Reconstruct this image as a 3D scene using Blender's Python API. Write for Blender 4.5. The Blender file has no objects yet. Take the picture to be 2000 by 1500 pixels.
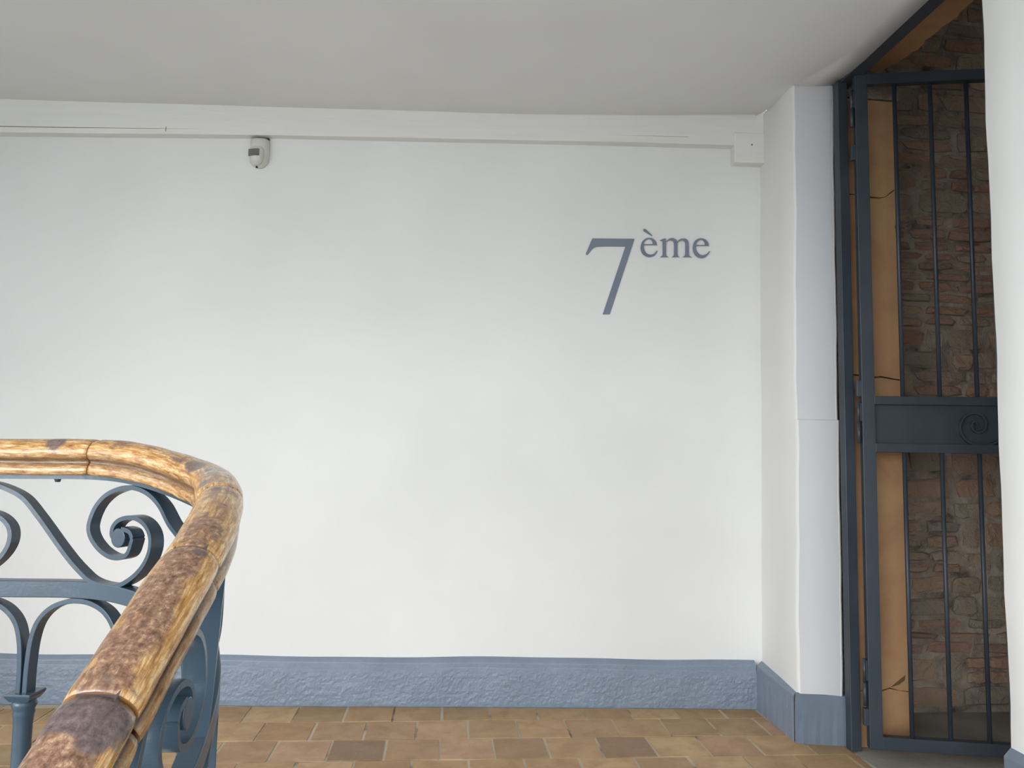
import bpy, bmesh, math, random
from mathutils import Vector, Matrix
random.seed(7)
PI = math.pi
# ------------------------------------------------------------------ camera
H = 1.16; FPX = 1500.0
YAW = math.radians(4.6); PIT = math.radians(5.15); ROL = 0.018
CAM = Vector((0, 0, H))
FW = Vector((math.sin(YAW)*math.cos(PIT), math.cos(YAW)*math.cos(PIT), math.sin(PIT)))
R0 = Vector((math.cos(YAW), -math.sin(YAW), 0)); U0 = R0.cross(FW)
RT = R0*math.cos(ROL)+U0*math.sin(ROL); UP = -R0*math.sin(ROL)+U0*math.cos(ROL)
sc = bpy.context.scene
cd = bpy.data.cameras.new('camera'); cam = bpy.data.objects.new('camera', cd)
sc.collection.objects.link(cam); sc.camera = cam
m = Matrix((RT, UP, -FW)).transposed().to_4x4(); m.translation = CAM
cam.matrix_world = m
cd.sensor_width = 36; cd.sensor_fit = 'HORIZONTAL'; cd.lens = FPX/2000*36; cd.clip_start = .02
# ------------------------------------------------------------------ world, light, exposure
w = bpy.data.worlds.new('world'); sc.world = w; w.use_nodes = True
nt = w.node_tree; nt.nodes.clear()
wo = nt.nodes.new('ShaderNodeOutputWorld'); bg = nt.nodes.new('ShaderNodeBackground')
tc = nt.nodes.new('ShaderNodeTexCoord'); sx = nt.nodes.new('ShaderNodeSeparateXYZ')
cr = nt.nodes.new('ShaderNodeValToRGB'); mr = nt.nodes.new('ShaderNodeMapRange')
mr.inputs[1].default_value = -1; mr.inputs[2].default_value = 1
nt.links.new(tc.outputs['Generated'], sx.inputs[0]); nt.links.new(sx.outputs['Z'], mr.inputs[0])
nt.links.new(mr.outputs[0], cr.inputs[0]); nt.links.new(cr.outputs[0], bg.inputs[0]); nt.links.new(bg.outputs[0], wo.inputs[0])
e = cr.color_ramp.elements                      # courtyard ground and facades below, bright overcast above
e[0].position = 0.0; e[0].color = (.34, .36, .38, 1)
e[1].position = 1.0; e[1].color = (.87, .95, 1.0, 1)
a = cr.color_ramp.elements.new(.47); a.color = (.44, .47, .49, 1)
a = cr.color_ramp.elements.new(.56); a.color = (.87, .94, 1.0, 1)
bg.inputs[1].default_value = 2.6
sun = bpy.data.lights.new('sun', 'SUN'); so = bpy.data.objects.new('sun', sun); sc.collection.objects.link(so)
sun.energy = 1.5; sun.angle = math.radians(35); sun.color = (1, .99, .97)
so.rotation_euler = Vector((.85, 1.0, -.26)).to_track_quat('-Z', 'Y').to_euler()
sc.view_settings.view_transform = 'Standard'; sc.view_settings.look = 'None'
sc.view_settings.gamma = 1; sc.view_settings.use_curve_mapping = False
sc.view_settings.exposure = 0.38

# ------------------------------------------------------------------ helpers
COL = sc.collection
def lin(c):
    f = lambda v: v/12.92 if v <= .04045 else ((v+.055)/1.055)**2.4
    return tuple(f(x/255) for x in c)+(1,)
class NT:
    def __init__(s, name):
        s.m = bpy.data.materials.new(name); s.m.use_nodes = True; s.t = s.m.node_tree
        s.b = s.t.nodes['Principled BSDF']
    def n(s, ty, **k):
        x = s.t.nodes.new(ty)
        for a, v in k.items(): setattr(x, a, v)
        return x
    def l(s, a, b): s.t.links.new(a, b)
    def coord(s, kind='Object', scale=(1, 1, 1)):
        t = s.n('ShaderNodeTexCoord'); mp = s.n('ShaderNodeMapping'); mp.inputs['Scale'].default_value = scale
        s.l(t.outputs[kind], mp.inputs[0]); return mp.outputs[0]
    def noise(s, co, sc_, det=4, rough=.55, dist=0):
        x = s.n('ShaderNodeTexNoise'); x.inputs['Scale'].default_value = sc_; x.inputs['Detail'].default_value = det
        x.inputs['Roughness'].default_value = rough; x.inputs['Distortion'].default_value = dist
        s.l(co, x.inputs['Vector']); return x.outputs['Fac']
    def ramp(s, v, stops, interp='LINEAR'):
        r = s.n('ShaderNodeValToRGB'); r.color_ramp.interpolation = interp
        el = r.color_ramp.elements
        while len(el) < len(stops): el.new(.5)
        for i, (p, c) in enumerate(stops):
            el[i].position = p; el[i].color = c if len(c) == 4 else lin(c)
        s.l(v, r.inputs[0]); return r.outputs[0]
    def mix(s, f, a, b, mode='MIX'):
        x = s.n('ShaderNodeMix', data_type='RGBA', blend_type=mode)
        for i, v in ((0, f), (6, a), (7, b)):
            if isinstance(v, (int, float)): x.inputs[i].default_value = v
            elif isinstance(v, tuple): x.inputs[i].default_value = v
            else: s.l(v, x.inputs[i])
        return x.outputs[2]
    def math(s, op, a, b=0.0):
        x = s.n('ShaderNodeMath', operation=op)
        for i, v in ((0, a), (1, b)):
            if isinstance(v, (int, float)): x.inputs[i].default_value = v
            else: s.l(v, x.inputs[i])
        return x.outputs[0]
    def bump(s, h, dist=.002, st=1.0, prev=None):
        x = s.n('ShaderNodeBump'); x.inputs['Distance'].default_value = dist; x.inputs['Strength'].default_value = st
        s.l(h, x.inputs['Height'])
        if prev is not None: s.l(prev, x.inputs['Normal'])
        return x.outputs[0]
    def out(s, color=None, rough=None, normal=None, **k):
        for nm, v in (('Base Color', color), ('Roughness', rough), ('Normal', normal)):
            if v is None: continue
            if isinstance(v, (int, float, tuple)): s.b.inputs[nm].default_value = v
            else: s.l(v, s.b.inputs[nm])
        for a, v in k.items(): s.b.inputs[a.replace('_', ' ')].default_value = v
        return s.m
WHITE = (220, 220, 218)
def plaster(name, c=WHITE, bumpd=.0012, var=4):
    q = NT(name); co = q.coord('Object')
    n1 = q.noise(co, 1.3, 3); n2 = q.noise(co, 14, 5, .6); n3 = q.noise(co, 4, 3)
    lo = tuple(v-var for v in c); hi = tuple(min(255, v+var) for v in c)
    col = q.ramp(n1, [(.3, lo), (.7, hi)])
    nb = q.bump(n3, .006, .5); nb = q.bump(n2, bumpd, .6, nb)
    return q.out(col, .62, nb)
M = {}
M['wall'] = plaster('white_wall_paint')
M['pier'] = plaster('white_pier_plaster', (219, 219, 218), .0018)
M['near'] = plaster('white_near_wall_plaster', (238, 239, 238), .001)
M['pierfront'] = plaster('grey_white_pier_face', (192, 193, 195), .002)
M['ceil'] = plaster('white_ceiling_paint', (218, 218, 216), .0008)
q = NT('white_painted_beam'); co = q.coord('Object', (1, 6, 14))
n = q.noise(co, 3, 6, .6); M['beam'] = q.out(q.ramp(n, [(.3, (218, 217, 212)), (.7, (224, 223, 219))]), .5, q.bump(n, .003, .6))
def blue(name, c, rough_relief, rg=.5):
    q = NT(name); co = q.coord('Object'); v = q.n('ShaderNodeTexVoronoi'); v.inputs['Scale'].default_value = 42
    n1 = q.noise(co, 5, 4); n2 = q.noise(co, 55, 6, .62, .6); n3 = q.noise(co, 22, 5, .6, .8)
    col = q.ramp(n1, [(.25, tuple(x-6 for x in c)), (.75, tuple(x+7 for x in c))])
    nb = q.bump(n3, .006*rough_relief, .7); nb = q.bump(n2, .0035*rough_relief, .6, nb)
    return q.out(col, rg, nb)
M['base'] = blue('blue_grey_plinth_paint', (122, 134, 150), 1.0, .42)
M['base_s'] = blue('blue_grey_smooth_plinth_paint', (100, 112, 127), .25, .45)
M['iron'] = blue('blue_grey_railing_enamel', (58, 74, 87), .14, .27)
M['gate'] = blue('dark_blue_grey_gate_paint', (48, 56, 65), .08, .45)
M['letter'] = blue('blue_grey_lettering_paint', (112, 121, 136), .03, .6)
def flat(name, c, rg=.6): q = NT(name); co = q.coord(); n = q.noise(co, 30, 3); return q.out(q.ramp(n, [(.3, tuple(max(0, x-3) for x in c)), (.7, tuple(min(255, x+3) for x in c))]), rg)
M['chip'] = flat('exposed_brown_render', (92, 74, 56), .95)
M['plastic'] = flat('off_white_plastic', (205, 204, 196), .35)
M['lens'] = flat('dark_grey_ribbed_lens', (110, 110, 104), .3)
M['hole'] = flat('dark_crevice', (40, 38, 36), .9)
# terracotta tiles: tone per tile
q = NT('worn_terracotta_tile'); co = q.coord('Object'); oi = q.n('ShaderNodeObjectInfo')
rnd = oi.outputs['Random']
base = q.ramp(rnd, [(0, (176, 142, 98)), (.16, (190, 156, 116)), (.32, (170, 132, 92)), (.46, (198, 166, 120)), (.6, (188, 148, 120)), (.74, (168, 140, 100)), (.88, (192, 156, 114)), (1, (146, 116, 90))])
ad = q.n('ShaderNodeVectorMath', operation='ADD'); q.l(co, ad.inputs[0]); q.l(oi.outputs['Location'], ad.inputs[1])
n1 = q.noise(ad.outputs[0], 9, 5, .6, .4); n2 = q.noise(ad.outputs[0], 60, 5, .6)
col = q.mix(q.math('MULTIPLY', q.ramp(n1, [(.4, (0, 0, 0, 1)), (.75, (1, 1, 1, 1))]), .55), base, lin((138, 108, 80)))
col = q.mix(q.math('MULTIPLY', q.ramp(n2, [(.55, (0, 0, 0, 1)), (.75, (1, 1, 1, 1))]), .35), col, lin((184, 160, 128)))
M['tile'] = q.out(col, q.ramp(n1, [(.3, (.5, .5, .5, 1)), (.7, (.7, .7, .7, 1))]), q.bump(n2, .0015, .5, q.bump(n1, .003, .5)))
q = NT('grey_sand_mortar'); co = q.coord(); n1 = q.noise(co, 3, 4); n2 = q.noise(co, 90, 4, .7)
M['mortar'] = q.out(q.ramp(n1, [(.35, (120, 100, 80)), (.46, (192, 178, 156)), (.7, (206, 192, 172))]), .9, q.bump(n2, .002, .8))
q = NT('grey_concrete'); co = q.coord(); n1 = q.noise(co, 4, 6, .65); n2 = q.noise(co, 70, 4, .7)
M['conc'] = q.out(q.ramp(n1, [(.3, (128, 124, 116)), (.7, (158, 153, 144))]), .85, q.bump(n2, .002, .6))
q = NT('ochre_limewash_plaster'); co = q.coord(); n1 = q.noise(co, 3.5, 6, .65, .5); n2 = q.noise(co, 40, 5, .65)
M['ochre'] = q.out(q.ramp(n1, [(.25, (146, 108, 80)), (.5, (166, 128, 92)), (.75, (176, 142, 102))]), .85, q.bump(n2, .003, .6))
# rubble
q = NT('rubble_stone'); co = q.coord('Object'); oi = q.n('ShaderNodeObjectInfo'); rnd = oi.outputs['Random']
ad = q.n('ShaderNodeVectorMath', operation='ADD'); q.l(co, ad.inputs[0]); q.l(oi.outputs['Location'], ad.inputs[1])
base = q.ramp(rnd, [(0, (150, 136, 122)), (.2, (164, 150, 130)), (.4, (172, 140, 116)), (.6, (136, 128, 118)), (.8, (178, 154, 128)), (1, (148, 130, 114))])
n1 = q.noise(ad.outputs[0], 14, 6, .65, .6); n2 = q.noise(ad.outputs[0], 60, 5, .7)
col = q.mix(q.math('MULTIPLY', n1, .6), base, lin((146, 132, 118)))
M['stone'] = q.out(col, .9, q.bump(n2, .006, 1, q.bump(n1, .03, 1)))
q = NT('old_red_brick'); co = q.coord('Object'); oi = q.n('ShaderNodeObjectInfo'); rnd = oi.outputs['Random']
ad = q.n('ShaderNodeVectorMath', operation='ADD'); q.l(co, ad.inputs[0]); q.l(oi.outputs['Location'], ad.inputs[1])
base = q.ramp(rnd, [(0, (148, 106, 90)), (.35, (164, 126, 104)), (.7, (128, 96, 86)), (1, (170, 138, 114))])
n1 = q.noise(ad.outputs[0], 12, 6, .65, .6); n2 = q.noise(ad.outputs[0], 60, 5, .7)
col = q.mix(q.math('MULTIPLY', n1, .7), base, lin((158, 140, 126)))
M['brick'] = q.out(col, .9, q.bump(n2, .006, 1, q.bump(n1, .025, 1)))
q = NT('rough_lime_mortar'); co = q.coord(); n1 = q.noise(co, 7, 7, .65, .5); n2 = q.noise(co, 35, 6, .7)
M['lime'] = q.out(q.ramp(n1, [(.3, (66, 58, 52)), (.44, (132, 120, 108)), (.55, (156, 144, 130)), (.75, (176, 164, 148))]), .95, q.bump(n2, .006, 1, q.bump(n1, .03, 1)))
# varnished wood, UV u = metres along the rail, v = metres around the profile; attribute wear
q = NT('worn_varnished_wood'); uv = q.coord('UV', (1, 1, 1)); g = q.coord('UV', (.13, 1, 1)); at = q.n('ShaderNodeAttribute', attribute_name='wear')
gr = q.noise(g, 190, 5, .7, .3); pt = q.noise(uv, 24, 6, .68, .6); fine = q.noise(uv, 120, 4, .7); gp = q.noise(g, 60, 4, .6)
gold = q.ramp(gr, [(.34, (138, 84, 42)), (.5, (198, 148, 86)), (.66, (236, 206, 158))])
worn = q.ramp(fine, [(.34, (66, 44, 40)), (.46, (116, 82, 70)), (.56, (146, 112, 94)), (.68, (200, 164, 130))])
f = q.math('ADD', q.math('ADD', q.math('MULTIPLY', pt, .75), q.math('MULTIPLY', gp, .25)), q.math('MULTIPLY', at.outputs['Fac'], .30))
fm = q.ramp(f, [(.59, (0, 0, 0, 1)), (.70, (1, 1, 1, 1))])
col = q.mix(q.math('MULTIPLY', fm, .86), gold, worn)
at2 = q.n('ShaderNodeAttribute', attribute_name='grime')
col = q.mix(at2.outputs['Fac'], col, lin((62, 34, 20)))  # shade of groove and lower outer side mixed into the wood colour
at3 = q.n('ShaderNodeAttribute', attribute_name='patch')
pf = q.ramp(q.math('ADD', at3.outputs['Fac'], q.math('MULTIPLY', q.noise(uv, 60, 5, .7), .55)), [(.62, (0, 0, 0, 1)), (.74, (1, 1, 1, 1))])
col = q.mix(q.math('MULTIPLY', pf, .85), col, q.ramp(fine, [(.35, (70, 60, 64)), (.65, (112, 98, 100))]))
cc = q.ramp(q.noise(uv, 45, 3, .5, 2.2), [(.485, (0, 0, 0, 1)), (.5, (1, 1, 1, 1)), (.515, (0, 0, 0, 1))])
col = q.mix(q.math('MULTIPLY', cc, .35), col, lin((84, 56, 40)))
M['wood'] = q.out(col, q.ramp(pt, [(.3, (.2, .2, .2, 1)), (.7, (.36, .36, .36, 1))]), q.bump(gr, .0006, .6, q.bump(pt, .003, .5)), Coat_Weight=.5, Coat_Roughness=.16)
M['wear_end'] = flat('dark_filler', (86, 78, 78), .5)

def link(name, me, mat=None, parent=None, smooth=False):
    o = bpy.data.objects.new(name, me); COL.objects.link(o)
    if mat is not None: me.materials.append(mat)
    if parent is not None: o.parent = parent
    if smooth:
        for p in me.polygons: p.use_smooth = True
    return o
def bobj(name, bm, mat, parent=None, smooth=False, bevel=0):
    bmesh.ops.recalc_face_normals(bm, faces=bm.faces)
    me = bpy.data.meshes.new(name); bm.to_mesh(me); bm.free()
    o = link(name, me, mat, parent, smooth)
    if bevel:
        b = o.modifiers.new('bevel', 'BEVEL'); b.width = bevel; b.segments = 2; b.limit_method = 'ANGLE'
    return o
def hexa(bm, v):          # v: 8 points, bottom ring 0-3, top ring 4-7
    q = [bm.verts.new(p) for p in v]
    for f in ((3, 2, 1, 0), (4, 5, 6, 7), (0, 1, 5, 4), (1, 2, 6, 5), (2, 3, 7, 6), (3, 0, 4, 7)): bm.faces.new([q[i] for i in f])
def box(bm, x0, x1, y0, y1, z0, z1, fr=None):
    v = [(x0, y0, z0), (x1, y0, z0), (x1, y1, z0), (x0, y1, z0), (x0, y0, z1), (x1, y0, z1), (x1, y1, z1), (x0, y1, z1)]
    if fr: v = [fr(*p) for p in v]
    hexa(bm, v)
def prism(bm, pts, ext):  # polygon points (Vectors), extruded by vector
    a = [bm.verts.new(p) for p in pts]; b = [bm.verts.new(Vector(p)+ext) for p in pts]
    bm.faces.new(a); bm.faces.new(list(reversed(b)))
    n = len(a)
    for i in range(n): bm.faces.new((a[i], b[i], b[(i+1) % n], a[(i+1) % n]))
def tube(bm, p0, p1, r0, r1=None, n=16):
    r1 = r1 or r0; p0 = Vector(p0); p1 = Vector(p1); d = (p1-p0).normalized()
    s = d.orthogonal().normalized(); t = d.cross(s)
    A = [bm.verts.new(p0+(s*math.cos(2*PI*i/n)+t*math.sin(2*PI*i/n))*r0) for i in range(n)]
    B = [bm.verts.new(p1+(s*math.cos(2*PI*i/n)+t*math.sin(2*PI*i/n))*r1) for i in range(n)]
    for i in range(n): bm.faces.new((A[i], A[(i+1) % n], B[(i+1) % n], B[i]))
    bm.faces.new(A[::-1]); bm.faces.new(B)
def empty(name, loc, label=None, cat=None, group=None):
    o = bpy.data.objects.new(name, None); COL.objects.link(o); o.location = loc; o.empty_display_size = .05
    if label: o['label'] = label
    if cat: o['category'] = cat
    if group: o['group'] = group
    return o
def structure(o, label):
    o['kind'] = 'structure'; o['label'] = label; o['category'] = label_cat.get(o.name.split('_')[0], 'structure'); return o
label_cat = {'wall': 'wall', 'floor': 'floor', 'ceiling': 'ceiling', 'baseboard': 'baseboard', 'trim': 'trim', 'door': 'doorway'}

# ------------------------------------------------------------------ geometry constants (metres)
PA = Vector((-1.001, 3.684, 0)); PB = Vector((1.444, 3.572, 0)); WD = (PB-PA).normalized(); WN = Vector((-WD.y, WD.x, 0))
def W(u, off, z):         # point by back-wall length (u = x), offset behind the plinth face, height
    p = PA+WD*((u-PA.x)/WD.x); p = p+WN*off; return Vector((p.x, p.y, z))
XB = 1.645                # plane of the gateway in the side wall
# ceiling height: bowed along the back wall, dropping slightly towards the gateway
def ceil_z(x, y):
    zb = 2.805+.012*((x+1)/2.5) + .03*max(0, (x-.2)/1.4)**1.5
    yb = W(x, 0, 0).y; t = min(1, max(0, (yb-y)/.45)); zn = 2.80 if x < 1 else 2.80-.0*(x-1)
    z = zb*(1-t)+zn*t
    if x > .6:
        a = min(1, (x-.6)/1.045); a = a*a*(3-2*a); b = min(1, max(0, (3.32-y)/.45)); b = b*b*(3-2*b); z += .008*a*(1-b)-.026*a*b
    return z

# --- walls
bm = bmesh.new(); nx, nz = 60, 24; g = []
for j in range(nz+1):
    row = []
    for i in range(nx+1):
        u = -3.6+i*(5.14+.0)/nx; z = -.1+j*3.1/nz
        row.append(bm.verts.new(W(u, .03+.003*math.sin(u*1.7+z*2.1)+.0015*math.sin(u*5+z*3.3), z)))
    g.append(row)
for j in range(nz):
    for i in range(nx): bm.faces.new((g[j][i], g[j][i+1], g[j+1][i+1], g[j+1][i]))
bl = [bm.verts.new(v.co+WN*.25) for v in (g[0][0], g[0][-1], g[-1][-1], g[-1][0])]
bm.faces.new(bl)
ow = structure(bobj('wall_back', bm, M['wall'], smooth=True), 'long white painted wall carrying the floor number')
# side return (faces left) + pier front, one plastered corner
def wob(z, k): return .0025*math.sin(z*5.3+k)+.0015*math.sin(z*13.1+2*k)+.001*math.sin(z*31+k)
bm = bmesh.new(); rows = []
PZ = sorted([-.1+j*2.95/56 for j in range(57)]+[1.317, 1.321, 1.3235, 1.326, 1.329])
for z in PZ:
    t = max(0, z)/2.8; step = .008/(1+math.exp(min(60, (z-1.3245)*1400)))
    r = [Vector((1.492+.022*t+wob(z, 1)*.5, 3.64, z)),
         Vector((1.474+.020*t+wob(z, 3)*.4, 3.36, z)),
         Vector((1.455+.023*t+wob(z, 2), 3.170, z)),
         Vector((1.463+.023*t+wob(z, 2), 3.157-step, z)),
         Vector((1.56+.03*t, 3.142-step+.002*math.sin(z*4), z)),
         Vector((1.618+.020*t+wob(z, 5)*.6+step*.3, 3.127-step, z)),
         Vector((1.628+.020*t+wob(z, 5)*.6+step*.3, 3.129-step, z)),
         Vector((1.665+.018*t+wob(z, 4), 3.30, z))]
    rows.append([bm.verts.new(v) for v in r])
for j in range(len(PZ)-1):
    for i in range(7): bm.faces.new((rows[j][i], rows[j][i+1], rows[j+1][i+1], rows[j+1][i]))
bm.faces.ensure_lookup_table()
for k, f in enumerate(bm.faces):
    if k % 7 >= 3: f.material_index = 2 if k % 7 == 5 else 1  # narrow right-edge strip takes a brighter white: edge highlight painted in
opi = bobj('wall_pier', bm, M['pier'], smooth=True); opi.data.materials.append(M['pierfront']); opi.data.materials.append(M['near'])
structure(opi, 'white plaster pier between the numbered wall and the gateway')
# near side wall (right edge of picture), slightly uneven corner
bm = bmesh.new(); rows = []
for j in range(73):
    z = -1.6+j*4.5/72
    r = [(1.628, -1.3), (1.628, .2), (1.628, 1.4), (1.628+wob(z, 2)*.5, 2.05), (1.628+wob(z, 7)*.6, 2.160+wob(z, 8)), (1.634+wob(z, 7)*.6, 2.168+wob(z, 8)), (1.91, 2.175+wob(z, 9)), (1.91, -1.3)]
    rows.append([bm.verts.new((x, y, z)) for x, y in r])
for j in range(72):
    for i in range(7): bm.faces.new((rows[j][i], rows[j][i+1], rows[j+1][i+1], rows[j+1][i]))
structure(bobj('wall_right', bm, M['near'], smooth=True), 'bright white wall at the right edge, nearest the camera')
# left wall far away, and the wall above the open gallery behind the camera
bm = bmesh.new(); box(bm, -3.75, -3.55, 1.72, 3.95, -3, 3.2); box(bm, -3.75, -3.55, -1.5, 1.72, -3.2, -.4); box(bm, -3.75, -3.55, -1.5, 1.72, 2.62, 3.2)
structure(bobj('wall_left', bm, M['wall']), 'white wall closing the stairwell on the left')
bm = bmesh.new(); box(bm, -3.6, 1.9, -1.5, -1.3, 2.55, 3.2); box(bm, -3.6, 1.9, -1.5, -1.3, -3.2, -.55)
structure(bobj('wall_gallery', bm, M['wall']), 'parapet and lintel of the open gallery behind the camera')
# ceiling
bm = bmesh.new(); g = []
xs = [-3.6+i*(XB+3.6)/56 for i in range(57)]
for x in xs:
    yb = (W(x, .03, 0).y if x < 1.49 else 3.16) + .02
    ys = [-1.4+(yb+1.4)*(1-(1-k/40)**1.8) for k in range(41)]
    g.append([bm.verts.new((x, y, ceil_z(x, y))) for y in ys])
for i in range(56):
    for k in range(40): bm.faces.new((g[i][k], g[i+1][k], g[i+1][k+1], g[i][k+1]))
oc = bobj('ceiling', bm, M['ceil'], smooth=True); s = oc.modifiers.new('s', 'SOLIDIFY'); s.thickness = .12; s.offset = 1
structure(oc, 'slightly uneven off-white ceiling')
# make sure the slab grows upward
if oc.data.polygons[0].normal.z < 0: s.offset = -1

# --- beam along the top of the back wall, split lengthwise by a shrinkage crack
def crack_w(u):
    if u < -1.40: return .0045*min(1, .45+(-1.40-u)*.8)
    if u < -1.20: return .0016*(-1.20-u)/.2
    if .70 < u < 1.135: return .0018*min(1, (u-.70)/.3)
    if u > 1.475: return .006*(u-1.475)/.045
    return 0
def beam_bot(u): return 2.636+(u+2.16)*.0225 if u < -.96 else 2.664+(u+.96)*.0125 if u < 1.0 else 2.687+(u-1.0)*.006
bm = bmesh.new(); us = [-3.6+i*.04 for i in range(int(5.12/.04)+1)]+[1.522]; us = sorted(set([round(u, 3) for u in us]+[-1.41, -1.39, -1.21, 1.13, 1.14, 1.476, 1.5, 1.522]))
def ring(u):
    b = beam_bot(u); t = ceil_z(u, 3.6)+.03; c = b+.030+.004*math.sin(u*1.3); k = crack_w(u); wv = .0015*math.sin(u*6)
    if u > 1.3: c = 2.742
    o = -.02
    return [W(u, .04, b), W(u, o+.002, b), W(u, o+wv, b+.003), W(u, o+wv, c-k/2), W(u, o+.03*(1 if k else 0)+wv, c-k/2*.9), W(u, o+.03*(1 if k else 0)+wv, c+k/2*.9), W(u, o+wv, c+k/2), W(u, o+wv+.001, t), W(u, .04, t)]
pr = None
for u in us:
    r = [bm.verts.new(p) for p in ring(u)]
    if pr:
        for i in range(8): bm.faces.new((pr[i], r[i], r[i+1], pr[i+1]))
    else: bm.faces.new(r)
    pr = r
bm.faces.new(pr)
beam = structure(bobj('trim_1', bm, M['beam']), 'white painted timber beam along the top of the back wall, cracked lengthwise')
bm = bmesh.new(); box(bm, 1.360, 1.520, -.027, .04, 2.600, 2.752, W)
ob = bobj('corbel', bm, M['beam'], beam, bevel=.006); ob['label'] = 'square white block under the right end of the beam'
bm = bmesh.new(); tube(bm, W(1.447, -.0285, 2.690), W(1.447, -.020, 2.690), .0035, n=10); bobj('screw_hole', bm, M['hole'], beam)
# vertical split
bm = bmesh.new(); box(bm, -1.389, -1.387, -.0222, -.016, 2.665, 2.688, W); bobj('short_split', bm, M['hole'], beam)

# --- plinths (baseboards)
def strip(name, pts, label, mat, top):     # pts: list of (front bottom, front top, ledge back) vectors
    bm = bmesh.new(); pr = None
    for a in pts:
        r = [bm.verts.new(p) for p in a]
        if pr:
            for i in range(len(r)-1): bm.faces.new((pr[i], r[i], r[i+1], pr[i+1]))
        pr = r
    return structure(bobj(name, bm, mat), label)
from mathutils import noise as MN
def relief(u, z):
    a = MN.noise(Vector((u*38, 0, z*62)))*.55+MN.noise(Vector((u*90+7, 3, z*120)))*.35+MN.noise(Vector((u*14, 9, z*20)))*.4
    return a
P = []
N = 1500
ROWS = 22
for i in range(N+1):
    u = -3.6+i*(1.452+3.6)/N
    zt = .2165-.0012*(u)+.0022*math.sin(u*4.3)+.0012*math.sin(u*11); ofs = .003*math.sin(u*3.1)+.0012*math.sin(u*17)
    col_ = [W(u, ofs+.004, -.006+.0015*math.sin(u*21))]
    zlip = .168+.003*math.sin(u*3.7)+.002*math.sin(u*13)
    for r_ in range(ROWS+1):
        t = r_/ROWS; z_ = .001+t*(zlip-.001); k_ = min(1, (1-t)*6, t*8+.3)
        col_.append(W(u, ofs+.001-.0042*relief(u, z_)*k_-.0015*k_, z_))
    col_ += [W(u, .0035+ofs*.5, zlip+.006), W(u, .0035+ofs*.4, zt-.026), W(u, .0045+ofs*.4, zt-.021), W(u, .012+ofs*.3, zt-.013), W(u, .036, zt+.001)]
    P.append(tuple(col_))
strip('baseboard_back', P, 'rough blue-grey painted plinth along the foot of the numbered wall', M['base'], 0)
P = []
for i in range(21):
    t = i/20; f = Vector((1.452, 3.571, 0)).lerp(Vector((1.441, 3.160, 0)), t); b = Vector((1.50, 3.62, 0)).lerp(Vector((1.462, 3.158, 0)), t)
    k = .001*math.sin(i*1.9)
    P.append((f+Vector((k, 0, -.004)), f+Vector((k, 0, .10)), f+Vector((.001, 0, .186)), f+Vector((.004, 0, .194)), b+Vector((.004, 0, .214-.016*t))))
strip('baseboard_return', P, 'short blue-grey plinth on the return side of the pier', M['base'], 0)
P = []
for i in range(13):
    t = i/12; f = Vector((1.4410, 3.149, 0)).lerp(Vector((1.634, 3.113, 0)), t)
    k = .0008*math.sin(i*2.3)
    P.append((f+Vector((0, k, -.004)), f+Vector((0, k+.0006, .05)), f+Vector((.002, .0015, .15)), f+Vector((.004, .0025, .197-.002*t)), f+Vector((.006, .014, .199-.002*t))))
f = Vector((1.640, 3.112, 0)); P.append(tuple(f+Vector((0, 0, z)) for z in (-.004, .05, .15, .195, .197)))
f = Vector((1.648, 3.20, 0)); P.append(tuple(f+Vector((0, 0, z)) for z in (-.004, .05, .15, .195, .197)))
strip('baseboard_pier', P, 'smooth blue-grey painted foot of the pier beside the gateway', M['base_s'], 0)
bm = bmesh.new()
prof = [(1.605, -1.5), (1.606, .322), (1.629, .346)]
pr = None
for y in (-1.25, 0, 1, 1.8, 2.10, 2.162):
    r = [bm.verts.new((x, y, z)) for x, z in prof]
    if pr:
        for i in range(2): bm.faces.new((pr[i], r[i], r[i+1], pr[i+1]))
    pr = r
bm.faces.new(pr)
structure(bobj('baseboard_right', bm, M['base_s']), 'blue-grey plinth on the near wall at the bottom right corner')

# --- floor: mortar bed, tiles, threshold slab
EDGE_Y = 1.36                                   # landing edge of the stair
bm = bmesh.new()
prism(bm, [Vector(p) for p in ((-3.6, 1.66, -.0032), (-.36, 1.66, -.0032), (-.36, EDGE_Y, -.0032), (1.66, EDGE_Y, -.0032), (1.66, 3.2, -.0032), (1.50, 3.3, -.0032), (1.50, 3.75, -.0032), (-3.6, 3.95, -.0032))], Vector((0, 0, -.2)))
floor = structure(bobj('floor', bm, M['mortar']), 'landing floor of square worn terracotta tiles in sandy mortar')
TP = .2125
tile_meshes = []
for k in range(10):
    bm = bmesh.new(); h = TP/2-.0055
    j = lambda a: random.uniform(-a, a)
    c = [(-h+j(.0022), -h+j(.0022)), (h+j(.0022), -h+j(.0022)), (h+j(.0022), h+j(.0022)), (-h+j(.0022), h+j(.0022))]
    i2 = [(x*.975, y*.975) for x, y in c]
    hexa(bm, [(x, y, -.016) for x, y in c]+[(x, y, -.0022+j(.0004)) for x, y in c])
    top = [v for v in bm.verts][4:8]
    f = [f for f in bm.faces if all(v in top for v in f.verts)][0]
    r = bmesh.ops.inset_region(bm, faces=[f], thickness=.004, depth=0)
    for v in f.verts: v.co.z += .0022
    bmesh.ops.recalc_face_normals(bm, faces=bm.faces)
    me = bpy.data.meshes.new('tile'); bm.to_mesh(me); bm.free(); me.materials.append(M['tile']); tile_meshes.append(me)
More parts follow.
